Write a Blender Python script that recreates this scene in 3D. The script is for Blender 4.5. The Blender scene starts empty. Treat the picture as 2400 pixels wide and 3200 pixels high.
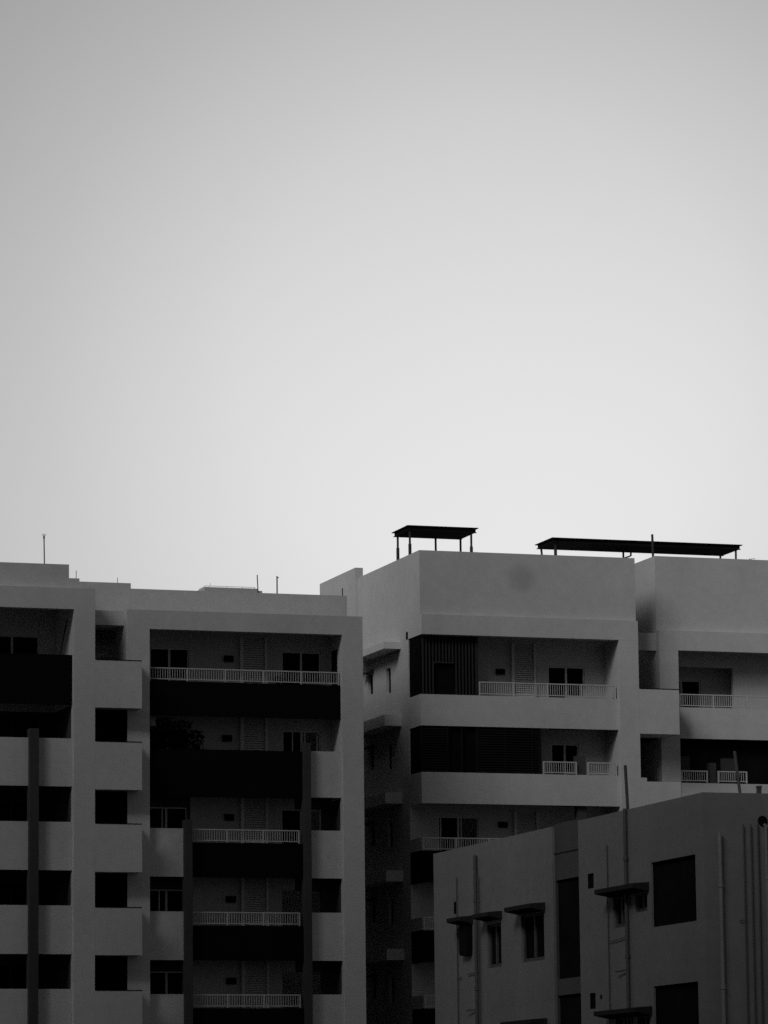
import bpy, math, random
from mathutils import Matrix, Vector

random.seed(7)
scene = bpy.context.scene

# ------------------------------------------------------------------ camera
PITCH, YAW, ROLL = 0.157658, 0.314297, -0.010595
_fw = Vector((math.sin(YAW) * math.cos(PITCH), math.cos(YAW) * math.cos(PITCH), math.sin(PITCH)))
_r = Vector((math.cos(YAW), -math.sin(YAW), 0.0))
_u = _r.cross(_fw)
_R = _r * math.cos(ROLL) + _u * math.sin(ROLL)
_U = _u * math.cos(ROLL) - _r * math.sin(ROLL)
cam_data = bpy.data.cameras.new("camera")
cam = bpy.data.objects.new("camera", cam_data)
scene.collection.objects.link(cam)
m = Matrix((( _R.x, _U.x, -_fw.x), (_R.y, _U.y, -_fw.y), (_R.z, _U.z, -_fw.z))).to_4x4()
m.translation = Vector((0, 0, 1.7))
cam.matrix_world = m
cam_data.sensor_fit = 'VERTICAL'
cam_data.sensor_height = 36.0
cam_data.lens = 36.0 * 12642 / 3200
cam_data.clip_start = 0.5
cam_data.clip_end = 6000
scene.camera = cam

# ------------------------------------------------------------------ sky, sun, exposure
SUN_EL = math.radians(32.0)
SUN_AZ = math.radians(228.0)          # compass bearing of the sun, clockwise from +Y
world = bpy.data.worlds.new("World")
scene.world = world
world.use_nodes = True
nt = world.node_tree
nt.nodes.clear()
N = nt.nodes.new
out = N('ShaderNodeOutputWorld'); bg = N('ShaderNodeBackground')
sky = N('ShaderNodeTexSky'); sky.sky_type = 'NISHITA'
sky.sun_disc = False
sky.sun_elevation = SUN_EL
sky.sun_rotation = SUN_AZ
sky.air_density = 1.0; sky.dust_density = 3.0; sky.ozone_density = 1.0
bw = N('ShaderNodeRGBToBW')
tc = N('ShaderNodeTexCoord')
# soft glow of the thin overcast, brightest in one part of the sky
def sky_dir(az, el):
    az, el = math.radians(az), math.radians(el)
    return (math.sin(az) * math.cos(el), math.cos(az) * math.cos(el), math.sin(el))
dot = N('ShaderNodeVectorMath'); dot.operation = 'DOT_PRODUCT'
dot.inputs[1].default_value = sky_dir(19.5, 11.2)
nt.links.new(tc.outputs['Generated'], dot.inputs[0])
ac = N('ShaderNodeMath'); ac.operation = 'ARCCOSINE'
nt.links.new(dot.outputs['Value'], ac.inputs[0])
ramp = N('ShaderNodeFloatCurve')
mr = N('ShaderNodeMapRange')
mr.inputs['From Min'].default_value = 0.0
mr.inputs['From Max'].default_value = math.radians(180)
nt.links.new(ac.outputs[0], mr.inputs['Value'])
cv = ramp.mapping.curves[0]
GLOW = [(a / 180.0, v) for a, v in ((0, 1.0), (2, 0.98), (4.5, 0.875), (7, 0.72), (10, 0.61), (20, 0.52), (45, 0.50), (80, 0.44), (100, 0.28), (118, 0.12), (180, 0.07))]
cv.points[0].location = GLOW[0]; cv.points[1].location = GLOW[-1]
for p in GLOW[1:-1]: cv.points.new(*p)
ramp.mapping.update()
nt.links.new(mr.outputs[0], ramp.inputs['Value'])
mul = N('ShaderNodeMath'); mul.operation = 'MULTIPLY'
nt.links.new(sky.outputs['Color'], bw.inputs['Color'])
nt.links.new(bw.outputs['Val'], mul.inputs[0])
nt.links.new(ramp.outputs['Value'], mul.inputs[1])
gain = N('ShaderNodeMath'); gain.operation = 'MULTIPLY'; gain.inputs[1].default_value = 2.10
nt.links.new(mul.outputs[0], gain.inputs[0])
nt.links.new(gain.outputs[0], bg.inputs['Color'])
bg.inputs['Strength'].default_value = 0.10
nt.links.new(bg.outputs[0], out.inputs['Surface'])

sl = bpy.data.lights.new("sun", 'SUN')
sl.energy = 1.5
sl.angle = math.radians(27)
sl.color = (1, 1, 1)
sun = bpy.data.objects.new("sun", sl)
scene.collection.objects.link(sun)
sd = Vector((math.sin(SUN_AZ) * math.cos(SUN_EL), math.cos(SUN_AZ) * math.cos(SUN_EL), math.sin(SUN_EL)))
sun.rotation_euler = sd.to_track_quat('Z', 'Y').to_euler()

vs = scene.view_settings
vs.view_transform = 'Standard'; vs.look = 'None'; vs.exposure = 0.0; vs.gamma = 1.0
vs.use_curve_mapping = False
scene.cycles.max_bounces = 6
scene.cycles.use_denoising = False

# ------------------------------------------------------------------ materials
def mat(name, v, rough=0.85, var=0.12, scale=0.6, fine=9.0, streak=0.0, spec=0.3, metal=0.0, stain=None, course=0.0):
    M = bpy.data.materials.new(name); M.use_nodes = True
    t = M.node_tree; n = t.nodes; b = n['Principled BSDF']
    b.inputs['Roughness'].default_value = rough
    b.inputs['Specular IOR Level'].default_value = spec
    b.inputs['Metallic'].default_value = metal
    g = n.new('ShaderNodeNewGeometry')
    cur = None
    def add(vec, sc, amp, det=3):
        nonlocal cur
        x = n.new('ShaderNodeTexNoise'); x.inputs['Scale'].default_value = sc; x.inputs['Detail'].default_value = det
        t.links.new(vec, x.inputs['Vector'])
        r = n.new('ShaderNodeMapRange')
        r.inputs['From Min'].default_value = 0.25; r.inputs['From Max'].default_value = 0.75
        r.inputs['To Min'].default_value = 1 - amp; r.inputs['To Max'].default_value = 1 + amp
        t.links.new(x.outputs['Fac'], r.inputs['Value'])
        if cur is None: cur = r.outputs[0]
        else:
            q = n.new('ShaderNodeMath'); q.operation = 'MULTIPLY'
            t.links.new(cur, q.inputs[0]); t.links.new(r.outputs[0], q.inputs[1]); cur = q.outputs[0]
    def mapped(s):
        mp = n.new('ShaderNodeMapping'); mp.inputs['Scale'].default_value = s
        t.links.new(g.outputs['Position'], mp.inputs['Vector']); return mp.outputs[0]
    add(g.outputs['Position'], scale, var)
    add(g.outputs['Position'], fine, var * 0.8, 4)
    if streak: add(mapped((1.1, 1.1, 0.07)), 1.0, streak, 2)
    if course: add(mapped((0.12, 0.12, 2.2)), 1.0, course, 2)
    if stain:
        mp = n.new('ShaderNodeVectorMath'); mp.operation = 'DISTANCE'
        t.links.new(g.outputs['Position'], mp.inputs[0]); mp.inputs[1].default_value = stain[0]
        r = n.new('ShaderNodeMapRange'); r.interpolation_type = 'SMOOTHSTEP'
        r.inputs['From Min'].default_value = 0.15; r.inputs['From Max'].default_value = stain[1]
        r.inputs['To Min'].default_value = stain[2]; r.inputs['To Max'].default_value = 1.0
        t.links.new(mp.outputs['Value'], r.inputs['Value'])
        q = n.new('ShaderNodeMath'); q.operation = 'MULTIPLY'
        t.links.new(cur, q.inputs[0]); t.links.new(r.outputs[0], q.inputs[1]); cur = q.outputs[0]
    q = n.new('ShaderNodeMath'); q.operation = 'MULTIPLY'; q.inputs[1].default_value = v
    t.links.new(cur, q.inputs[0])
    t.links.new(q.outputs[0], b.inputs['Base Color'])
    return M

M = {
 'plaster': mat('grey_painted_plaster', 0.56, var=0.07, fine=3.5, scale=0.35, streak=0.03),
 'plaster_far': mat('grey_painted_plaster_far', 0.50, var=0.07, fine=3.5, scale=0.35, streak=0.03, stain=((53.32, 146.7, 23.82), 0.85, 0.76)),
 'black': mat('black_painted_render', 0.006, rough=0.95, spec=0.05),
 'dark': mat('dark_grey_paint_and_shade', 0.060, rough=0.9, spec=0.1),  # paint of the fins; also painted shade on the lower balcony walls
 'shade_liner': mat('painted_shaft_shade', 0.012, rough=0.95, spec=0.05),  # shade of the shafts and the gap put into a colour
 'rail': mat('white_rail_paint', 0.48, rough=0.5, var=0.04),
 'frame': mat('pale_window_frame', 0.6, rough=0.5, var=0.05),
 'glass': mat('dark_window_glass', 0.008, rough=0.6, spec=0.0, var=0.3, scale=0.9),
 'louvre': mat('grey_louvre_blades', 0.6, rough=0.7, var=0.06),
 'concrete': mat('bare_cement_plaster', 0.14, var=0.08, fine=4.0, streak=0.05, course=0.05, scale=0.5),
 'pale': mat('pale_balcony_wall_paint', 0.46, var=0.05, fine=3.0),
 'cement_dark': mat('weathered_cement', 0.05, var=0.15),
 'chajja': mat('mossy_dark_concrete', 0.020, rough=0.95, spec=0.05, var=0.3),
 'pipe': mat('grey_pvc_pipe', 0.06, rough=0.6, var=0.15),
 'pipe_light': mat('pale_pvc_pipe', 0.15, rough=0.6, var=0.15),
 'steel': mat('dark_painted_steel', 0.03, rough=0.6, var=0.25, spec=0.3),
 'sheet': mat('dark_roof_sheet', 0.012, rough=0.9, var=0.2, spec=0.05),
 'slat_dark': mat('blackened_slats', 0.014, rough=0.9, var=0.3, spec=0.05),
 'slat': mat('dark_timber_slats', 0.024, rough=0.8, var=0.2),
 'leaf': mat('dark_leaves', 0.003, spec=0.05, rough=0.95, var=0.3, fine=20),
 'pot': mat('clay_pot', 0.08, rough=0.8),
 'cloth': mat('pale_cloth', 0.25, rough=0.95),
 'ground': mat('dry_earth_ground', 0.07, rough=0.95, var=0.25, scale=0.05, fine=1.2),
 'floor': mat('balcony_floor', 0.05, rough=0.9),
}

# ------------------------------------------------------------------ mesh helpers
class MB:
    def __init__(s): s.v = []; s.f = []; s.m = []
    def quad(s, a, b, c, d, mi=0):
        i = len(s.v); s.v += [a, b, c, d]; s.f.append((i, i + 1, i + 2, i + 3)); s.m.append(mi)
    def box(s, x0, x1, y0, y1, z0, z1, mi=0):
        i = len(s.v)
        s.v += [(x0, y0, z0), (x1, y0, z0), (x1, y1, z0), (x0, y1, z0), (x0, y0, z1), (x1, y0, z1), (x1, y1, z1), (x0, y1, z1)]
        for q in ((0, 3, 2, 1), (4, 5, 6, 7), (0, 1, 5, 4), (1, 2, 6, 5), (2, 3, 7, 6), (3, 0, 4, 7)):
            s.f.append(tuple(i + k for k in q)); s.m.append(mi)
        return s
    def bar(s, a, b, r, n=8, r2=None, mi=0):
        a, b = Vector(a), Vector(b); d = (b - a).normalized()
        p = Vector((0, 0, 1)) if abs(d.z) < 0.9 else Vector((1, 0, 0))
        e = d.cross(p).normalized(); g = d.cross(e); i = len(s.v); r2 = r if r2 is None else r2
        for c, rr in ((a, r), (b, r2)):
            for k in range(n):
                t = 2 * math.pi * k / n
                s.v.append(tuple(c + (e * math.cos(t) + g * math.sin(t)) * rr))
        for k in range(n):
            s.f.append((i + k, i + (k + 1) % n, i + n + (k + 1) % n, i + n + k)); s.m.append(mi)
        s.f.append(tuple(i + n - 1 - k for k in range(n))); s.m.append(mi)
        s.f.append(tuple(i + n + k for k in range(n))); s.m.append(mi)
        return s
    def prism(s, prof, axis, a, b, mi=0):
        # profile of (p, z) swept along axis 'x' (p = y) or 'y' (p = x)
        i = len(s.v); n = len(prof)
        for t in (a, b):
            for p, z in prof: s.v.append((t, p, z) if axis == 'x' else (p, t, z))
        for k in range(n):
            s.f.append((i + k, i + (k + 1) % n, i + n + (k + 1) % n, i + n + k)); s.m.append(mi)
        s.f.append(tuple(i + n - 1 - k for k in range(n))); s.m.append(mi)
        s.f.append(tuple(i + n + k for k in range(n))); s.m.append(mi)
        return s
    def wall(s, axis, u0, u1, z0, z1, holes, d0, d1, mi=0):
        # wall sheet of real thickness d0..d1 with rectangular openings and their reveals
        us = sorted({u0, u1} | {h[0] for h in holes} | {h[1] for h in holes})
        zs = sorted({z0, z1} | {h[2] for h in holes} | {h[3] for h in holes})
        us = [u for u in us if u0 <= u <= u1]; zs = [z for z in zs if z0 <= z <= z1]
        P = (lambda u, d, z: (u, d, z)) if axis == 'x' else (lambda u, d, z: (d, u, z))
        def solid(i, j):
            if i < 0 or j < 0 or i >= len(us) - 1 or j >= len(zs) - 1: return False
            cu, cz = (us[i] + us[i + 1]) / 2, (zs[j] + zs[j + 1]) / 2
            return not any(h[0] < cu < h[1] and h[2] < cz < h[3] for h in holes)
        for i in range(len(us) - 1):
            for j in range(len(zs) - 1):
                if not solid(i, j): continue
                a, b, c, d = us[i], us[i + 1], zs[j], zs[j + 1]
                s.quad(P(a, d0, c), P(b, d0, c), P(b, d0, d), P(a, d0, d), mi)
                s.quad(P(b, d1, c), P(a, d1, c), P(a, d1, d), P(b, d1, d), mi)
                if not solid(i - 1, j): s.quad(P(a, d1, c), P(a, d0, c), P(a, d0, d), P(a, d1, d), mi)
                if not solid(i + 1, j): s.quad(P(b, d0, c), P(b, d1, c), P(b, d1, d), P(b, d0, d), mi)
                if not solid(i, j - 1): s.quad(P(a, d0, c), P(a, d1, c), P(b, d1, c), P(b, d0, c), mi)
                if not solid(i, j + 1): s.quad(P(a, d0, d), P(b, d0, d), P(b, d1, d), P(a, d1, d), mi)
        return s
    def build(s, name, mats, parent=None, loc=None):
        me = bpy.data.meshes.new(name)
        off = Vector(loc) if loc is not None else (world_loc(parent) if parent else Vector((0, 0, 0)))
        me.from_pydata([tuple(Vector(v) - off) for v in s.v], [], s.f)
        for k in (mats if isinstance(mats, (list, tuple)) else [mats]): me.materials.append(M[k])
        for p, mi in zip(me.polygons, s.m): p.material_index = mi
        me.update()
        o = bpy.data.objects.new(name, me); scene.collection.objects.link(o)
        if parent: o.parent = parent
        else: o.location = off
        return o

def world_loc(o):
    l = Vector((0, 0, 0))
    while o: l = l + o.location; o = o.parent
    return l
def tag(o, label=None, cat=None, group=None, kind=None):
    if label: o['label'] = label
    if cat: o['category'] = cat
    if group: o['group'] = group
    if kind: o['kind'] = kind
    return o
def empty(name, loc, label, cat, group=None):
    o = bpy.data.objects.new(name, None); scene.collection.objects.link(o); o.location = loc
    o.empty_display_size = 0.5
    return tag(o, label, cat, group)

# ------------------------------------------------------------------ ground
g = MB()
n, S = 24, 3000.0
for i in range(n):
    for j in range(n):
        x0, x1 = -S + 2 * S * i / n, -S + 2 * S * (i + 1) / n
        y0, y1 = -S + 2 * S * j / n, -S + 2 * S * (j + 1) / n
        g.quad((x0, y0, 0), (x1, y0, 0), (x1, y1, 0), (x0, y1, 0))
tag(g.build('ground', 'ground'), kind='structure')

# ------------------------------------------------------------------ building components
def railing(root, x0, x1, y, z0, z1, posts=1.39, name='railing'):
    b = MB()
    b.box(x0, x1, y - 0.025, y + 0.025, z1 - 0.045, z1)
    b.box(x0, x1, y - 0.018, y + 0.018, z0 + 0.02, z0 + 0.055)
    k = 0; np_ = max(1, round((x1 - x0) / posts))
    px = [x0 + 0.025 + (x1 - x0 - 0.05) * i / np_ for i in range(np_ + 1)]
    for p in px: b.box(p - 0.025, p + 0.025, y - 0.03, y + 0.03, z0 - 0.03, z1 - 0.046)
    x = x0 + 0.09
    while x < x1 - 0.05:
        if all(abs(x - p) > 0.045 for p in px):
            b.box(x - 0.0095, x + 0.0095, y - 0.0095, y + 0.0095, z0 + 0.056, z1 - 0.046)
        x += 0.0925
    return b.build(name, 'rail', root)

def door(root, x0, x1, z0, z1, y, open_half=False, name='sliding_door', bar=True, stiles=(), m_='frame'):
    # two-leaf sliding door set 8 cm inside the opening of the wall whose face is at y
    f = MB(); yf = y + 0.05
    t = 0.05
    f.box(x0, x0 + t, yf, yf + 0.06, z0, z1); f.box(x1 - t, x1, yf, yf + 0.06, z0, z1)
    f.box(x0 + t, x1 - t, yf, yf + 0.06, z1 - t, z1)
    mx = (x0 + x1) / 2
    f.box(mx - 0.04, mx + 0.04, yf - 0.01, yf + 0.05, z0, z1 - t)
    if bar: f.box(mx + 0.04, x1 - t, yf, yf + 0.04, z0 + 0.78, z0 + 0.86)
    for q in stiles: f.box(x0 + q, x0 + q + 0.045, yf - 0.005, yf + 0.025, z0, z1 - t)
    o = f.build(name, m_, root)
    p = MB()
    p.quad((x0 + t, yf + 0.03, z0), (mx - 0.04, yf + 0.03, z0), (mx - 0.04, yf + 0.03, z1 - t), (x0 + t, yf + 0.03, z1 - t))
    if not open_half:
        p.quad((mx + 0.04, yf + 0.055, z0), (x1 - t, yf + 0.055, z0), (x1 - t, yf + 0.055, z1 - t), (mx + 0.04, yf + 0.055, z1 - t))
    p.build('glass_pane', 'glass', o)
    return o

def louvre_shaft(root, x0, x1, z0, z1, y):
    b = MB()
    z = z0
    while z < z1 - 0.05:
        b.prism([(y + 0.0, z), (y + 0.012, z - 0.012), (y + 0.07, z + 0.05), (y + 0.058, z + 0.062)], 'x', x0, x1)
        z += 0.085
    o = b.build('louvre_screen', 'louvre', root)
    pl = MB()
    pl.box(x0 - 0.13, x0 - 0.01, y - 0.06, y + 0.06, z0 - 0.1, z1)
    pl.box(x1 + 0.01, x1 + 0.10, y - 0.06, y + 0.06, z0 - 0.1, z1)
    pl.build('screen_post', 'frame', root)
    return o

def vent_box(root, x0, x1, z0, z1, y):
    b = MB(); b.box(x0, x1, y - 0.10, y - 0.003, z0, z1)
    for k in range(3):
        zz = z0 + (z1 - z0) * (k + 0.5) / 3
        b.box(x0 + 0.03, x1 - 0.03, y - 0.115, y - 0.1005, zz - 0.02, zz + 0.02)
    return b.build('vent_grille', 'black', root)

# ================================================================== NEAR-LEFT APARTMENT BLOCK
YL, YR = 141.75, 142.4
A = empty('apartment_building', (36.4, 146.0, 0.0),
          'long grey apartment block filling the left half, with black balcony fronts and square openings', 'apartment building')
SR = [19.45, 16.48, 13.55, 10.53, 7.54, 4.54]         # balcony sill heights of the right bay
SLf = [19.73, 16.69, 13.67, 10.67, 7.69, 4.67]        # of the left bay
YBK = YR + 1.5                                        # balcony back wall
w = MB()
# --- right bay: piers, lintel, roof slab, setback parapet
w.box(36.38, 37.22, YR, YBK - 0.003, 0, 21.52)
w.box(44.60, 45.40, YR, YBK - 0.003, 0, 21.52)
w.box(37.22, 44.60, YR, YR + 0.35, 20.82, 21.52)
w.box(37.22, 44.60, YR + 0.35, YBK - 0.003, 21.20, 21.517)
w.box(37.22, 44.60, YR + 0.25, YR + 0.40, 0, 2.8)
YP = YR + 1.9
w.box(37.003, 45.40, YP, YP + 0.2, 21.52, 22.56)
w.box(45.20, 45.40, YP + 0.2, 156, 21.52, 22.56)
# back wall with door openings
holesR = []
for k, s in enumerate(SR):
    fl, dt = s - 1.1, s + 0.88
    if k == 0: holesR += [(37.62, 39.12, fl, dt), (42.70, 44.23, fl, dt)]
    elif k == 1: holesR += [(37.55, 39.05, fl, dt), (42.71, 44.21, fl, dt)]
    else: holesR += [(37.45, 39.03, fl, dt), (42.65, 44.20, fl, dt)]
zc = 14.85
w2 = MB(); w2.wall('x', 36.38, 45.40, zc, 21.50, [h for h in holesR if h[2] > zc], YBK, YBK + 0.25)
w2.build('balcony_wall', 'pale', A)
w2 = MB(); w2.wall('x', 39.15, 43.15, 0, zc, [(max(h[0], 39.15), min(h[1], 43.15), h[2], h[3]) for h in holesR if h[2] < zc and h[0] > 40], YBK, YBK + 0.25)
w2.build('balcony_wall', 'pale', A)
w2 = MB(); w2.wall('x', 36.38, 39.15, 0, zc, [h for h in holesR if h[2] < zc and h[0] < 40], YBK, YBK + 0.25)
w2.build('balcony_wall', 'dark', A)  # shade behind the lower side openings put into the wall colour
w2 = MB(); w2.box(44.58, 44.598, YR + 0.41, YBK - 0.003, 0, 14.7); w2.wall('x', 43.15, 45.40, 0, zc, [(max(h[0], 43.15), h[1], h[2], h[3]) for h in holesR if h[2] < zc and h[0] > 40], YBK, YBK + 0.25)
w2.build('balcony_wall', 'dark', A)  # same painted shade at the right end, pier lining included
# side, rear and roof of the right bay
w.box(45.15, 45.40, YBK + 0.25, 156, 0, 21.50)
w.box(36.38, 45.15, 155.75, 156, 0, 21.50)
w.box(36.38, 45.40, YBK + 0.253, 155.75, 21.30, 21.515)
# raised stair and lift head on the roof
w.box(39.98, 42.06, YP + 0.5, YP + 3.5, 21.52, 22.79)
w.box(42.06, 42.22, YP + 0.5, YP + 3.5, 21.52, 22.71)
# --- left bay
w.box(34.23, 35.01, YL, YL + 2.797, 0, 22.14)                      # pier
w.box(26.0, 34.23, YL, YL + 0.35, 21.37, 22.14)                  # lintel
w.box(26.0, 34.23, YL + 0.35, YL + 2.797, 21.74, 22.137)         # ceiling
w.box(26.0, 34.23, YL + 0.28, YL + 0.43, 0, 2.8)
holesL = []
for k, s in enumerate(SLf):
    holesL += [(31.56, 33.59, s - 1.1, s + 0.98)]
w2 = MB(); w2.wall('x', 26.0, 34.98, 17.9, 22.13, [h for h in holesL if h[2] > 17.9], YL + 2.8, YL + 3.05); w2.build('balcony_wall', 'plaster', A)
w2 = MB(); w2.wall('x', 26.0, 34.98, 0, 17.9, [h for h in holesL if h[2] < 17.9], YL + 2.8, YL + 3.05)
w2.box(34.205, 34.228, YL + 0.44, YL + 2.797, 0, 17.9); w2.build('balcony_wall', 'dark', A)  # lower floors and pier lining coloured dark in place of shade
w.box(34.76, 34.98, YL + 3.05, 156, 0, 22.13)
w.box(26.0, 26.25, YL + 3.05, 156, 0, 22.13)
w.box(26.25, 34.76, 155.75, 156, 0, 22.13)
w.box(26.0, 34.98, YL + 3.053, 155.75, 21.8, 22.133)
# stepped roof walls behind the left parapet
w.box(26.0, 34.12, 142.1, 145.0, 22.143, 23.05)
w.box(34.12, 34.51, 142.1, 145.0, 22.143, 22.55)
# head wall above the recess between the bays
w.box(35.013, 36.377, YR + 0.5, YP, 20.98, 21.517)
w.box(34.60, 37.0, YP, YP + 0.6, 21.52, 22.76)
w.build('wall', 'plaster', A)

b = MB(); b.box(45.403, 45.42, YBK + 0.4, 155.9, 0, 21.2); b.build('gap_shade_skin', 'shade_liner', A)  # added dark skin, out of sight, that darkens the gap
# recess between the bays: shaft with its shade put into the colour and the spandrel boxes that close it floor by floor
sp = [(17.81, 19.54), (14.84, 16.57), (11.87, 13.60), (8.89, 10.59), (5.88, 7.62), (0.0, 4.61)]
for z0, z1 in sp:
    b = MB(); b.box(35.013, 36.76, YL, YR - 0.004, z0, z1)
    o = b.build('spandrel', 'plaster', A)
    c = MB(); c.box(35.06, 36.755, YL - 0.012, YR - 0.01, z1, z1 + 0.028); c.build('top_edge_strip', 'black', o)  # thin black strip along the top edge of each spandrel
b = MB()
b.box(36.36, 36.377, YR + 0.02, 152, 0, 18.4)         # side lining, dark colour in place of shade
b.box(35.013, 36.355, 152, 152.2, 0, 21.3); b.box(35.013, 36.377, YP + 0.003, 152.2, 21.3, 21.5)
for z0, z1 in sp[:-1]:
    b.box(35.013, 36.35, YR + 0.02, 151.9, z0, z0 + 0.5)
b.build('service_shaft', 'shade_liner', A)

# floor slabs, parapets, railings of the right bay
for k, s in enumerate(SR):
    b = MB(); b.box(37.223, 44.575, YR + 0.42, YBK - 0.003, s - 1.32, s - 1.1); b.build('floor_slab', 'floor', A)
    y0, y1 = YR + 0.25, YR + 0.40
    zb = s - 1.76
    def par(x0, x1, z0, z1, m_):
        q = MB(); q.box(x0, x1, y0, y1, z0, z1)
        return q.build('balcony_parapet', m_, A)
    if k == 0:
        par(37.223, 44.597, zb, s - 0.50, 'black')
        railing(A, 37.24, 44.56, YR + 0.30, s - 0.46, s)
    elif k == 1:
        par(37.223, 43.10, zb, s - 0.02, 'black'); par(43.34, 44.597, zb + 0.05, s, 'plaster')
    else:
        par(37.223, 38.54, zb, s, 'plaster'); par(43.34, 44.597, zb, s, 'plaster')
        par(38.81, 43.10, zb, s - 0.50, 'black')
        railing(A, 38.81, 42.98, YR + 0.30, s - 0.46, s)
for x0, x1, zt in ((38.54, 38.81, 13.85), (43.10, 43.34, 16.75)):
    b = MB(); b.box(x0, x1, YR - 0.04, YR + 0.45, 0, zt); b.build('fin', 'dark', A)
# things set in the back walls of the right bay
for k, s in enumerate(SR[:5]):
    hs = holesR[2 * k:2 * k + 2]
    for q, h in enumerate(hs):
        if q == 1 and k > 2: continue
        door(A, h[0], h[1], h[2], h[3], YBK, open_half=(k == 1 and q == 1) or (k == 2 and q == 1),
             stiles=((0.38, 0.86, 1.34) if (k, q) == (1, 1) else (0.62,) if (k, q) == (2, 0) else (0.5,) if (k, q) == (3, 0) else ()))
    louvre_shaft(A, 41.18, 42.00, s - 0.9, s + 1.35, YBK - 0.09)
    x = (40.45, 40.38, 40.45, 40.50, 40.50)[k]
    vent_box(A, x, x + 0.36, s + 0.42, s + 0.65, YBK)
b = MB(); b.box(44.585, 44.597, YR + 0.62, YR + 1.30, 18.40, 20.35); b.build('side_door', 'glass', A)

# left bay balconies
for k, s in enumerate(SLf):
    b = MB(); b.box(26.0, 34.20, YL + 0.45, YL + 2.797, s - 1.32, s - 1.1); b.build('floor_slab', 'floor', A)
    zb = s - 1.74 if k else 17.92
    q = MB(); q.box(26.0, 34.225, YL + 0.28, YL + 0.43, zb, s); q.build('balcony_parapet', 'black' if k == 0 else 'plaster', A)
    h = holesL[k]; door(A, h[0], h[1], h[2], h[3], YL + 2.8, bar=False, m_='frame' if k == 0 else 'cement_dark')
b = MB(); b.box(32.61, 32.94, YL + 0.0, YL + 0.47, 0, 17.0); b.build('fin', 'dark', A)

# ================================================================== FAR APARTMENT BLOCK
YB = 146.7
YW = 148.0                                            # front of its right wing
B = empty('apartment_building', (58.0, 152.0, 0.0),
          'taller grey apartment block on the right with pale balcony bands and roof canopies', 'apartment building')
w = MB()
SB = [19.20, 16.20, 13.22, 10.18, 7.22, 4.22]         # tops of the balcony bands
BB = [17.99, 15.00, 11.98, 8.95, 5.98, 0.0]
YC_ = YB + 1.5                                        # balcony back wall
# upper parapet and slab edge of the left wing
w.box(49.10, 58.03, YB, YB + 0.2, 22.28, 24.79)
w.box(49.10, 49.30, YB + 0.2, 154.5, 22.28, 24.79)
w.box(48.97, 49.30, 154.5, 159.4, 20.6, 25.20)
w.box(57.83, 58.03, YB + 0.2, 156, 22.28, 24.79)
w.box(49.303, 57.827, YB + 0.203, 159, 22.28, 22.5)
w.box(49.10, 58.03, YB - 0.2, YB + 0.3, 21.50, 22.277)
w.box(49.10, 58.03, YB + 0.3, 154.5, 21.80, 22.277)
w.box(49.10, 49.4, YB + 0.3, 154.5, 21.50, 21.80)
w.box(57.22, 58.03, YB - 0.2, YC_ - 0.003, 0, 21.497)     # right pier
# back walls
hB = []
hB += [(54.88, 56.41, 18.1, 20.60)]
hB += [(54.96, 56.11, 15.1, 17.55)]
hB += [(50.25, 51.90, 12.15, 14.63)]
w.wall('x', 49.10, 58.03, 0, 21.797, hB, YC_, YC_ + 0.25)
# left side wall with narrow windows
hs = []
for d in (0, -3.02, -6.05, -9.07, -12.1):
    hs += [(150.40, 151.00, 19.66 + d, 20.66 + d), (152.70, 153.36, 19.87 + d, 20.72 + d)]
w.wall('y', YC_ + 0.25, 160, 0, 21.497, hs, 49.10, 49.35)
w.box(49.35, 66, 159.75, 160, 0, 22.27)
# right wing
XR = 59.52
w.box(XR, 72, YW + 0.3, YW + 0.5, 22.15, 25.16)
w.box(XR, XR + 0.2, YW + 0.5, 158, 22.15, 25.16)
w.box(XR, 72, YW, YW + 0.35, 21.36, 22.147)
w.box(XR, 72, YW + 0.35, 158, 21.80, 22.147)
w.box(XR, 60.32, YW, YW + 1.6, 0, 21.357)
w.box(XR, XR + 0.25, YW + 1.6, 159.7, 0, 21.797)
w.wall('x', XR + 0.25, 72, 0, 21.797, [(60.55, 63.18, 17.9, 20.87), (60.55, 63.9, 14.9, 17.3)], YW + 1.25, YW + 1.45)
w.wall('x', XR + 0.25, 72, 0, 21.797, [(60.55, 62.2, 17.9, 20.46), (62.3, 63.9, 14.9, 17.3)], YW + 2.3, YW + 2.5)
w.box(45.45, 49.097, 156.2, 156.4, 0, 22.2)  # added unseen wall that closes the gap and keeps it dark
# beam across the gap between the wings
w.box(58.033, XR - 0.003, YW + 0.3, YW + 0.6, 21.36, 22.06)
w.build('wall', 'plaster_far', B)

# slabs that jut out along the side wall, and small shades over the far windows
for d in (0, -3.02, -6.05, -9.07, -12.1):
    b = MB(); zt = 21.495 if d == 0 else 18.64 + 3.02 + d
    b.box(48.40, 49.097, YB + 2.4, 153.9, 21.23 + d, zt)
    b.build('side_ledge', 'frame', B)
    b = MB(); b.prism([(49.097, 20.86 + d), (49.097, 20.74 + d), (48.75, 20.68 + d), (48.75, 20.72 + d)], 'y', 152.55, 153.5)
    b.build('window_shade', 'cement_dark', B)
    for y0, y1, z0, z1 in ((150.40, 151.00, 19.66, 20.66), (152.70, 153.36, 19.87, 20.72)):
        f = MB(); ym = (y0 + y1) / 2
        for a_, b_ in ((y0, y0 + 0.04), (ym - 0.02, ym + 0.02), (y1 - 0.04, y1)):
            f.box(49.22, 49.27, a_, b_, z0 + d, z1 + d)
        o = f.build('window', 'dark', B)
        p = MB(); p.quad((49.245, y0, z0 + d), (49.245, y1, z0 + d), (49.245, y1, z1 + d), (49.245, y0, z1 + d))
        p.build('glass_pane', 'glass', o)

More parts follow.
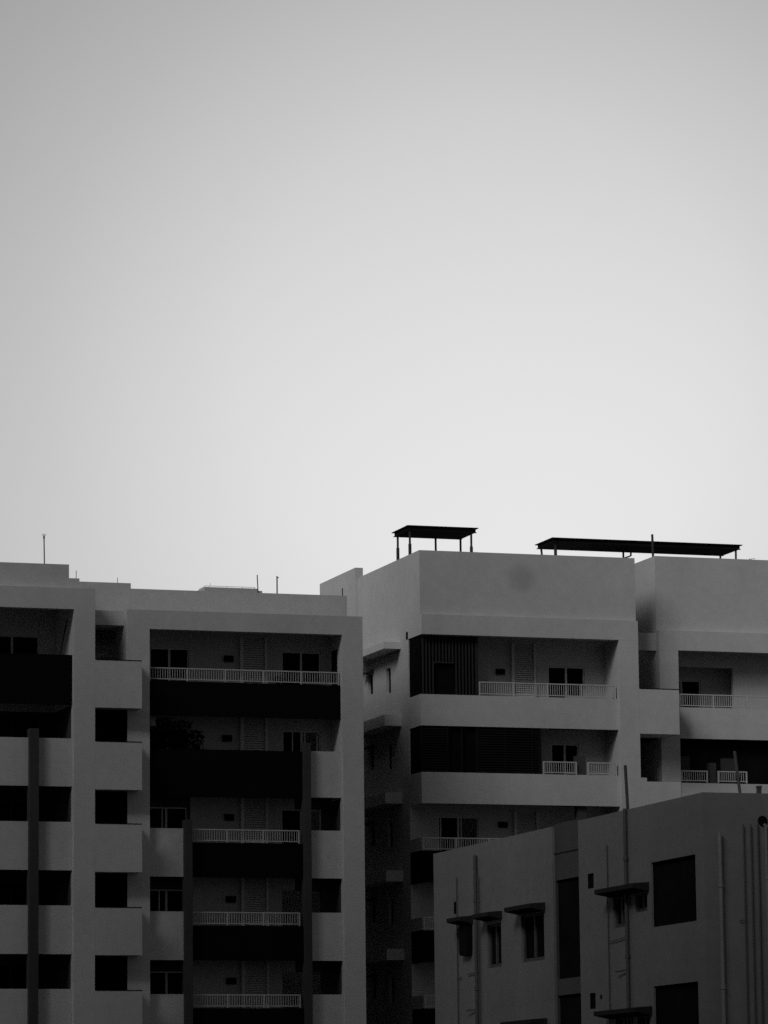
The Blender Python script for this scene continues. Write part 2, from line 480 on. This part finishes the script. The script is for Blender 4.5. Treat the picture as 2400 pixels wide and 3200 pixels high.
# balcony bands of the left wing (they wrap the open corner)
for k, (zt, zb) in enumerate(zip(SB, BB)):
    mm = 'plaster_far' if k < 2 else 'black'
    b = MB()
    b.box(49.10, 57.217, YB + 0.03, YB + 0.18, zb, zt - (0 if k < 2 else 0.03))
    b.box(49.10, 49.25, YB + 0.18, YC_ - 0.003, zb, zt - (0 if k < 2 else 0.03))
    b.build('balcony_parapet', mm, B)
    if k >= 2:
        b = MB(); b.box(49.10, 49.16, YB + 0.15, YC_ - 0.003, zt - 0.02, zt + 0.47); b.build('side_panel', 'plaster_far', B)
    b = MB(); b.box(49.25, 57.217, YB + 0.185, YC_ - 0.003, zt - 0.75, zt - 0.6); b.build('floor_slab', 'floor', B)
railing(B, 51.49, 57.16, YB + 0.1, 19.24, 19.75)
railing(B, 54.08, 55.48, YB + 0.1, 16.24, 16.71); railing(B, 55.92, 57.14, YB + 0.1, 16.24, 16.71)
for zt in SB[2:5]:
    railing(B, 49.12, 57.2, YB + 0.1, zt, zt + 0.48)
b = MB(); b.box(55.52, 55.89, YB + 0.2, YB + 0.55, 0, 16.96); b.build('fin', 'dark', B)
# slatted enclosures of two balconies
b = MB()
x = 49.20; j = 0
while x < 51.46:
    gap = 49.66 < x + 0.03 < 50.46
    b.box(x, x + 0.055, YB + 0.07, YB + 0.13, 20.45 if gap else 19.22, 21.46); x += 0.135
b.box(51.42, 51.47, YB + 0.06, YB + 0.14, 19.22, 21.49)
b.box(49.64, 50.50, YB + 0.065, YB + 0.135, 20.42, 20.47)
o = b.build('slat_screen', 'slat', B)
b = MB(); b.box(49.15, 51.45, YB + 0.22, YB + 0.24, 19.19, 21.49); b.box(49.15, 49.17, YB + 0.24, YC_ - 0.005, 19.20, 21.49); b.build('glass_pane', 'glass', o)  # dark sheet added behind the slats in place of shade
b = MB()
z = 16.24
while z < 17.95:
    for x0, x1 in ((49.15, 50.15), (51.4, 52.5), (52.56, 53.58), (53.70, 53.95)):
        b.box(x0, x1, YB + 0.07, YB + 0.10, z, z + 0.055)
    z += 0.1
for x in (49.12, 50.17, 50.75, 51.36, 52.51, 53.62, 53.97):
    b.box(x, x + 0.045, YB + 0.06, YB + 0.14, 16.21, 17.99)
o = b.build('slat_screen', 'slat_dark', B)
b = MB(); b.box(49.15, 53.98, YB + 0.22, YB + 0.24, 16.19, 17.99); b.box(49.15, 49.17, YB + 0.24, YC_ - 0.005, 16.2, 17.99); b.build('glass_pane', 'glass', o)  # second dark sheet, standing in for the unlit balcony behind
# doors, shafts and vents
door(B, 54.88, 56.41, 18.6, 20.60, YC_, open_half=False)
door(B, 54.96, 56.11, 15.6, 17.55, YC_)
door(B, 50.25, 51.90, 12.6, 14.63, YC_, open_half=True, stiles=(0.09, 0.93))
for zb, zt in ((18.6, 21.45), (12.6, 14.85), (9.6, 11.8)):
    louvre_shaft(B, 53.45, 54.23, zb, zt, YC_ - 0.09)
vent_box(B, 52.70, 53.05, 20.22, 20.43, YC_)
vent_box(B, 52.71, 53.07, 14.23, 14.45, YC_)
# spandrel boxes in the gap and floor bands of the right wing
for z0, z1 in ((17.84, 19.60), (12.0, 13.4), (8.9, 10.4), (0, 7.4)):
    b = MB(); b.box(58.033, 59.70, YB - 0.2, YW - 0.004, z0, z1)
    o = b.build('spandrel', 'plaster_far', B)
    c = MB(); c.box(58.08, 59.695, YB - 0.212, YW - 0.01, z1, z1 + 0.028); c.build('top_edge_strip', 'black', o)  # thin black strip along the top edge
b = MB()
b.prism([(58.033, 14.95), (59.70, 14.95), (59.70, 15.97), (58.28, 15.97), (58.28, 16.12), (58.033, 16.12)], 'y', YB - 0.2, YW - 0.004)
b.build('spandrel', 'plaster_far', B)
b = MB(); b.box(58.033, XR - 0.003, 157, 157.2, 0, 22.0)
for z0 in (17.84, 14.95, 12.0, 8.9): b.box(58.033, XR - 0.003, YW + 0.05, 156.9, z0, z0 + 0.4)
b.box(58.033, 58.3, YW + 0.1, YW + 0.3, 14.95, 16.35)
b.build('service_shaft', 'shade_liner', B)  # shaft colour carries the shade between the wings
for zb, zt in ((17.86, 19.10), (14.95, 16.10), (11.9, 13.1), (0, 10.1)):
    b = MB(); b.box(60.323, 72, YW + 0.03, YW + 0.18, zb, zt); b.build('balcony_parapet', 'plaster_far', B)
    b = MB(); b.box(60.323, 72, YW + 0.2, YW + 1.247, zt - 0.75, zt - 0.6); b.build('floor_slab', 'floor', B)
railing(B, 60.34, 72, YW + 0.1, 19.14, 19.64)
railing(B, 60.34, 61.50, YW + 0.1, 16.16, 16.60); railing(B, 61.93, 63.19, YW + 0.1, 16.16, 16.60)
b = MB(); b.box(61.64, 61.92, YW + 0.2, YW + 0.5, 0, 16.93); b.build('fin', 'dark', B)
door(B, 60.55, 62.2, 18.2, 20.46, YW + 2.3)
door(B, 62.3, 63.9, 15.2, 17.3, YW + 2.3)
b = MB(); b.box(60.33, 72, YW + 0.55, YW + 0.57, 15.6, 18.3)
o = b.build('dark_balcony_sheet', 'glass', B)  # dark sheet filling the balcony opening in place of its shade
b = MB(); b.box(60.50, 60.93, YW + 0.52, YW + 0.545, 15.6, 17.2); b.build('window_panel', 'dark', o)  # dim door-like panels laid on the dark sheet
b = MB(); b.box(62.25, 62.88, YW + 0.52, YW + 0.545, 15.6, 17.15); b.build('window_panel', 'cement_dark', o)

# ================================================================== LOW BUILDING IN FRONT
XC, YC, ZC = 36.77, 88.9, 10.13
C = empty('house', (40.0, 98.0, 0.0),
          'low bare cement building in the lower right corner with drainpipes and dark window shades', 'house')
w = MB()
win = [(89.43, 92.28, 7.12, 8.70), (89.43, 92.28, 4.12, 5.69), (94.03, 94.88, 7.24, 8.03), (92.58, 93.38, 7.55, 8.0),
       (94.03, 94.88, 4.24, 5.03), (92.58, 93.38, 4.55, 5.0),
       (96.22, 96.64, 8.34, 8.72), (96.24, 96.64, 5.30, 5.70),
       (99.92, 101.68, 6.71, 7.96), (103.28, 104.40, 6.69, 7.86), (105.63, 106.94, 7.22, 7.90), (106.91, 107.19, 8.32, 8.66),
       (99.92, 101.68, 3.7, 4.95), (103.28, 104.40, 3.7, 4.86)]
w.wall('y', YC, 97.28, 0, ZC, [h for h in win if h[0] < 97], XC, XC + 0.25)
w.wall('y', 99.20, 108.92, 0, ZC, [h for h in win if h[0] > 99], XC, XC + 0.25)
w.wall('x', XC + 0.25, 48, 0, ZC, [], YC, YC + 0.25)
w.box(XC + 0.25, 48, 108.67, 108.92, 0, ZC)
w.box(47.75, 48, YC + 0.25, 108.67, 0, ZC)
w.box(XC + 0.25, 47.75, YC + 0.25, 108.67, 9.0, 9.2)
for z in (6.1, 3.1): w.box(XC + 0.6, 47.75, YC + 0.25, 108.67, z, z + 0.15)
w.build('wall', 'concrete', C)
# recessed stair bay
b = MB()
xs = XC + 0.07
b.wall('y', 97.283, 99.197, 0, ZC + 0.06, [(97.3, 99.18, 6.16, 8.72), (97.3, 99.18, 3.0, 5.74)], xs, xs + 0.2)
b.box(xs - 0.03, xs - 0.002, 97.285, 99.195, 9.42, 9.47)
o = b.build('stair_bay', 'cement_dark', C)
b = MB(); b.box(xs + 0.07, xs + 0.09, 97.302, 99.178, 6.162, 8.718); b.box(xs + 0.07, xs + 0.09, 97.302, 99.178, 3.002, 5.738); b.build('glass_pane', 'glass', o)
# windows
for h in win:
    y0, y1, z0, z1 = h
    big = (y1 - y0) > 2; small = (y1 - y0) < 0.5
    xf = XC + (0.05 if big else 0.004 if small else 0.07)
    f = MB(); t = 0.06
    if big or small:
        f.box(xf, xf + 0.05, y0, y0 + 0.03, z0, z1); f.box(xf, xf + 0.05, y1 - 0.03, y1, z0, z1)
        f.box(xf, xf + 0.05, y0 + 0.03, y1 - 0.03, z0, z0 + 0.03)
        o = f.build('window' if big else 'vent_opening', 'black', C)
    else:
        f.box(xf, xf + 0.05, y0, y0 + t, z0, z1); f.box(xf, xf + 0.05, y1 - t, y1, z0, z1)
        f.box(xf, xf + 0.05, y0 + t, y1 - t, z0, z0 + t * 1.6); f.box(xf, xf + 0.05, y0 + t, y1 - t, z1 - t, z1)
        ym = (y0 + y1) / 2
        f.box(xf - 0.01, xf + 0.04, ym - 0.05, ym + 0.05, z0 + t * 1.6, z1 - t)
        o = f.build('window', 'cement_dark', C)
    p = MB(); p.quad((xf + 0.045, y0, z0), (xf + 0.045, y1, z0), (xf + 0.045, y1, z1), (xf + 0.045, y0, z1)); p.build('glass_pane', 'glass', o)
b = MB(); b.box(XC - 0.16, XC + 0.10, 105.66, 106.30, 7.12, 7.95); b.build('window_box', 'black', C)
# sloping sun shades over the windows
for y0, y1, z, p in ((92.43, 95.09, 8.24, 0.42), (99.80, 101.84, 8.20, 0.42), (103.18, 104.56, 8.18, 0.39), (105.56, 106.66, 8.19, 0.40),
                     (92.40, 95.30, 5.22, 0.42), (99.80, 102.3, 5.19, 0.42)):
    b = MB()
    b.prism([(XC - 0.002, z), (XC - 0.002, z - 0.22), (XC - p, z - 0.14), (XC - p, z - 0.03)], 'y', y0, y1)
    b.build('sun_shade', 'chajja', C)
# pipes on the long side
def pipe(pts, r, m_='pipe', name='drainpipe'):
    b = MB()
    for a, c in zip(pts, pts[1:]): b.bar(a, c, r)
    if r > 0.03:
        a, c = Vector(pts[-2]), Vector(pts[-1]); L = (c - a).length; k = 1.2
        while k < L:
            q = a + (c - a) * (k / L); b.bar(q, q + (c - a).normalized() * 0.09, r * 1.3); k += 2.4
    return b.build(name, m_, C)
pipe([(XC - 0.04, 106.82, 9.32), (XC - 0.04, 106.82, 0)], 0.016)
pipe([(XC - 0.07, 105.14, 9.82), (XC - 0.07, 105.14, 0)], 0.055)
pipe([(XC - 0.07, 104.93, 9.25), (XC - 0.07, 104.93, 0)], 0.022)
pipe([(XC - 0.04, 95.16, 9.36), (XC - 0.04, 95.16, 0)], 0.016)
pipe([(XC - 0.07, 93.80, 10.15), (XC - 0.07, 93.80, 0)], 0.050)
pipe([(XC - 0.05, 106.82, 6.52), (XC - 0.05, 106.5, 6.55)], 0.012)
pipe([(XC - 0.05, 105.95, 6.60), (XC - 0.05, 105.2, 6.62)], 0.014)
pipe([(XC - 0.05, 95.1, 6.93), (XC - 0.05, 94.4, 6.95), (XC - 0.05, 93.85, 7.0)], 0.012)
pipe([(XC - 0.12, 94.5, 6.15), (XC - 0.05, 93.85, 6.17)], 0.02)
pipe([(XC - 0.12, 105.9, 5.60), (XC - 0.05, 105.2, 5.62)], 0.02)
# pipes on the front
pipe([(37.15, YC - 0.09, 9.17), (37.15, YC - 0.09, 0)], 0.052, 'pipe_light')
for x, zt, r in ((37.78, 9.38, 0.018), (37.97, 9.38, 0.02), (38.15, 9.40, 0.022)):
    pipe([(x, YC - 0.05, zt), (x, YC - 0.05, 0)], r, 'pipe')
pipe([(38.34, YC + 0.02, 9.38), (38.34, YC - 0.10, 9.36), (38.34, YC - 0.10, 0)], 0.035, 'pipe_light')
pipe([(37.62, YC - 0.05, 7.1), (37.82, YC - 0.05, 7.11)], 0.012)
b = MB(); b.bar((38.30, YC - 0.015, 9.47), (38.30, YC - 0.001, 9.47), 0.125, n=24); b.build('pipe_opening', 'black', C)
b = MB(); b.bar((XC - 0.012, 95.83, 5.58), (XC - 0.001, 95.83, 5.58), 0.06, n=16); b.build('vent_opening', 'black', C)


# ================================================================== ADDED BLOCK LEFT OF THE VIEW (unseen, shades the lower floors and the house)
D = empty('apartment_building', (0.0, 93.0, 0.0),
          'tall block added out of view on the left to shade the grey apartment blocks', 'apartment building')
w = MB()
def plain_block(x0, x1, y0, y1, h):
    hl = [(y, y + 1.6, z, z + 1.3) for y in range(int(y0) + 2, int(y1) - 2, 4) for z in range(1, int(h) - 3, 3)]
    w.wall('y', y0, y1, 0, h, hl, x1 - 0.3, x1)
    w.box(x0, x1 - 0.3, y0, y0 + 0.3, 0, h); w.box(x0, x1 - 0.3, y1 - 0.3, y1, 0, h)
    w.box(x0, x0 + 0.3, y0 + 0.3, y1 - 0.3, 0, h); w.box(x0 + 0.3, x1 - 0.3, y0 + 0.3, y1 - 0.3, h - 1.2, h - 1.0)
    for a, b, c, d in hl:
        p = MB(); p.box(x1 - 0.24, x1 - 0.22, a, b, c, d); p.build('window', 'glass', D)
plain_block(-34, 14, 92, 101, 64.0)
plain_block(-6, 8, 60, 91.9, 31.0)
plain_block(-10, 3, 38, 59.9, 41.0)
w.build('wall', 'cement_dark', D)

# ================================================================== ROOFTOP THINGS
def pole(name, pts, r, label, cat, m_='steel', group=None, extra=None):
    b = MB()
    for a, c in zip(pts, pts[1:]): b.bar(a, c, r)
    if extra: extra(b)
    o = b.build(name, m_, None, loc=pts[0])
    return tag(o, label, cat, group)

def canopy(name, x0, x1, y0, y1, ztop, zbase, posts, label):
    root = empty(name, (x0, y0, zbase), label, 'roof canopy')
    b = MB()
    b.box(x0, x1, y0, y1, ztop - 0.03, ztop)
    b.build('roof_sheet', 'sheet', root)
    f = MB(); e = 0.09
    X0, X1, Y0, Y1, Z0, Z1 = x0 + e, x1 - e, y0 + e, y1 - e, ztop - 0.17, ztop - 0.032
    f.box(X0, X1, Y0, Y0 + 0.06, Z0, Z1); f.box(X0, X1, Y1 - 0.06, Y1, Z0, Z1)
    f.box(X0, X0 + 0.06, Y0 + 0.06, Y1 - 0.06, Z0, Z1); f.box(X1 - 0.06, X1, Y0 + 0.06, Y1 - 0.06, Z0, Z1)
    k = X0 + 0.9
    while k < X1 - 0.5: f.box(k, k + 0.05, Y0 + 0.06, Y1 - 0.06, Z0 + 0.03, Z1); k += 0.9
    f.build('frame', 'sheet', root)
    f = MB()   # lower flange plates that stick out past the beams
    f.box(x0 + 0.04, x1 - 0.05, Y0 - 0.02, Y0 + 0.1, Z0 - 0.022, Z0 - 0.002)
    f.box(x0 + 0.04, x1 - 0.05, Y1 - 0.1, Y1 + 0.02, Z0 - 0.022, Z0 - 0.002)
    f.box(x0 + 0.10, X1 - 0.01, Y0 + 0.1, Y1 - 0.1, Z0 - 0.020, Z0 - 0.003)
    f.build('soffit_sheet', 'sheet', root)
    if x1 - x0 > 5:
        c = MB(); c.bar((59.93, 151.9, Z0 - 0.02), (59.93, 151.9, 25.70), 0.04); c.bar((59.93, 151.9, 25.70), (59.66, 151.9, 25.60), 0.03); c.build('brace', 'steel', root)
    for (px, py, lean, fat) in posts:
        c = MB(); zt = Z0 - 0.023
        c.bar((px + lean, py, zbase), (px, py, zt), 0.045)
        if fat: c.bar((px, py, zbase), (px, py, zbase + fat), 0.066)
        c.build('post', 'steel', root)
    return root
canopy('roof_canopy', 49.30, 52.25, 148.7, 150.72, 26.08, 22.5,
       [(49.44, 148.85, 0, 2.86), (51.99, 148.85, 0, 2.84), (49.50, 150.55, 0, 2.94), (52.13, 150.55, 0, 0), (51.1, 150.6, 0.02, 0)],
       'small dark flat roof canopy on tall posts at the near corner of the far block')
canopy('roof_canopy', 55.90, 64.14, 150.2, 152.25, 26.06, 22.5,
       [(56.10, 150.4, 0, 3.15), (63.92, 150.4, -0.03, 0), (55.98 + 0.14, 152.1, 0.35, 0), (59.60, 151.9, 0, 0), (63.95, 152.1, -0.05, 0)],
       'long low dark roof canopy behind the parapets of the far block')
pole('roof_pole', [(59.86, 149.3, 22.15), (59.86, 149.3, 25.0), (59.84, 149.3, 26.19)], 0.05,
     'thick dark pole standing before the long roof canopy on the far block', 'pole')
def fork(b):
    for dx in (-0.07, -0.02, 0.03, 0.08): b.bar((33.30, 142.6, 24.10), (33.30 + dx, 142.6, 24.21 + 0.03 * (abs(dx) < 0.03)), 0.008, n=5)
    b.bar((33.30, 142.6, 24.04), (33.30, 142.6, 24.12), 0.032)
pole('lightning_rod', [(33.32, 142.6, 23.05), (33.30, 142.6, 24.10)], 0.022,
     'lightning rod with a small forked tip on the leftmost roof', 'lightning rod', extra=fork)
pole('steel_bar', [(34.50, 142.6, 22.3), (34.51, 142.6, 22.91)], 0.012, 'short thin steel bar on the low roof step right of the lightning rod', 'steel bar')
pole('steel_bar', [(36.54, 144.5, 22.76), (36.54, 144.5, 22.98)], 0.011, 'shortest thin bar above the recess between the two bays', 'steel bar')
pole('steel_bar', [(42.055, 144.78, 22.55), (42.02, 144.78, 23.31)], 0.020, 'tall slanting dark bar at the right end of the raised roof head', 'steel bar')
def hook(b): b.bar((42.70, 144.45, 23.17), (42.77, 144.45, 23.19), 0.018, n=6)
pole('steel_bar', [(42.70, 144.45, 22.4), (42.70, 144.45, 23.24)], 0.026, 'upright bar with a stub near its top, right of the raised roof head', 'steel bar', extra=hook)
pole('steel_bar', [(45.76, 146.0, 21.2), (45.76, 146.0, 23.09)], 0.02, 'dark bar just past the right end of the near block roof', 'steel bar')
b = MB()
z = 22.79
b.bar((39.98, 145.6, z + 0.02), (40.08, 145.0, z + 0.07), 0.010, n=6); b.bar((40.08, 145.0, z + 0.07), (42.0, 145.0, z + 0.07), 0.010, n=6)
for x in (40.2, 40.9, 41.5, 41.99): b.bar((x, 145.0, z), (x, 145.0, z + 0.07), 0.010, n=6)
b.bar((40.25, 145.0, z + 0.06), (40.25, 145.0, z + 0.18), 0.008, n=6)
tag(b.build('roof_pipe', 'frame', None, loc=(40.0, 145.0, z)), 'thin pale water pipe along the top of the raised roof head', 'pipe')
# on the low building
pole('roof_pole', [(36.95, 94.2, 10.0), (36.80, 93.95, 11.25)], 0.042, 'leaning pipe pole above the long cement wall beside the far pier', 'pole', m_='pipe')
pole('roof_pole', [(39.90, 93.9, 9.2), (39.86, 93.9, 10.6), (39.74, 93.9, 11.66)], 0.042, 'rough leaning post on the low roof before the dark balcony', 'pole', m_='pipe')
b = MB(); b.box(40.33, 40.43, 93.85, 93.95, 9.2, 10.74); b.box(40.32, 40.44, 93.84, 93.96, 10.74, 10.79)
tag(b.build('roof_post', 'cement_dark', None, loc=(40.38, 93.9, 9.2)), 'short square stub post on the low roof at the right edge', 'post')
b = MB()
for dx in (-0.12, 0.0, 0.12): b.bar((64.1, 149.2, 25.1), (64.1 + dx, 149.2, 25.36), 0.008, n=5)
b.bar((63.98, 149.2, 25.3), (64.22, 149.2, 25.36), 0.008, n=5)
tag(b.build('roof_aerial', 'steel', None, loc=(64.1, 149.2, 25.1)), 'tiny wire aerial on the far right parapet', 'aerial')

# ================================================================== BALCONY THINGS
def plant(x, y, z, h, r, n_, label, pot=True, group=None):
    root = empty('potted_plant', (x, y, z), label, 'plant', group)
    b = MB(); b.bar((x, y, z), (x, y, z + 0.3), 0.12, n=12, r2=0.16); b.build('pot', 'pot', root)
    f = MB()
    for _ in range(n_):
        t = random.random(); a = random.random() * 6.283; rr = r * math.sqrt(random.random()) * (0.55 + 0.9 * t * (1.4 - t))
        c = Vector((x + rr * math.cos(a), y + min(rr, 0.4) * math.sin(a), z + 0.3 + t * (h - 0.3)))
        e = Vector((random.gauss(0, 1), random.gauss(0, 1), random.gauss(0, 0.7))).normalized() * random.uniform(0.05, 0.11)
        q = e.cross(Vector((random.gauss(0, 1), random.gauss(0, 1), random.gauss(0, 1)))).normalized() * random.uniform(0.02, 0.045)
        f.quad(tuple(c - e), tuple(c + q), tuple(c + e), tuple(c - q))
    for _ in range(5): f.bar((x, y, z + 0.25), (x + random.uniform(-.5, .5) * r, y + random.uniform(-.2, .2), z + h * random.uniform(.6, .9)), 0.01, n=5)
    f.build('foliage', 'leaf', root)
    return root
fz = 18.35
plant(42.35, YR + 0.8, fz, 0.93, 0.20, 160, 'low dark potted plant behind the white top railing, left of its right door')
plant(42.72, YR + 0.9, fz, 0.88, 0.16, 120, 'slimmer dark potted plant beside the right door of the top balcony')
fz = 15.38
plant(37.75, YR + 0.85, fz, 2.25, 0.50, 900, 'tall bushy dark plant at the left end of the black balcony')
plant(38.55, YR + 0.85, fz, 2.15, 0.55, 900, 'broad dark plant in the middle of the balcony plants')
plant(39.15, YR + 0.80, fz, 1.85, 0.35, 500, 'lowest dark balcony plant, nearest the white wall')
b = MB()
for i in range(6):
    x0, x1 = 37.36 + 0.035 * i, 37.36 + 0.035 * (i + 1)
    d0, d1 = 0.012 * math.sin(i * 1.7), 0.012 * math.sin((i + 1) * 1.7)
    b.quad((x0, YR + 0.44 + d0, 17.32), (x1, YR + 0.44 + d1, 17.30), (x1 - 0.01, YR + 0.44 + d1, 17.62), (x0, YR + 0.44 + d0, 17.62))
    b.quad((x0, YR + 0.452 + d0, 17.32), (x1, YR + 0.452 + d1, 17.30), (x1 - 0.01, YR + 0.452 + d1, 17.62), (x0, YR + 0.452 + d0, 17.62))
tag(b.build('cloth', 'cloth', None, loc=(37.46, YR + 0.44, 17.3)), 'small pale cloth hanging before the dark balcony plants', 'cloth')
pole('wooden_pole', [(33.70, YL + 0.9, 18.7), (34.15, YL + 0.75, 21.1)], 0.025, 'slim dark pole leaning against the pier inside the top left balcony', 'pole', m_='chajja')
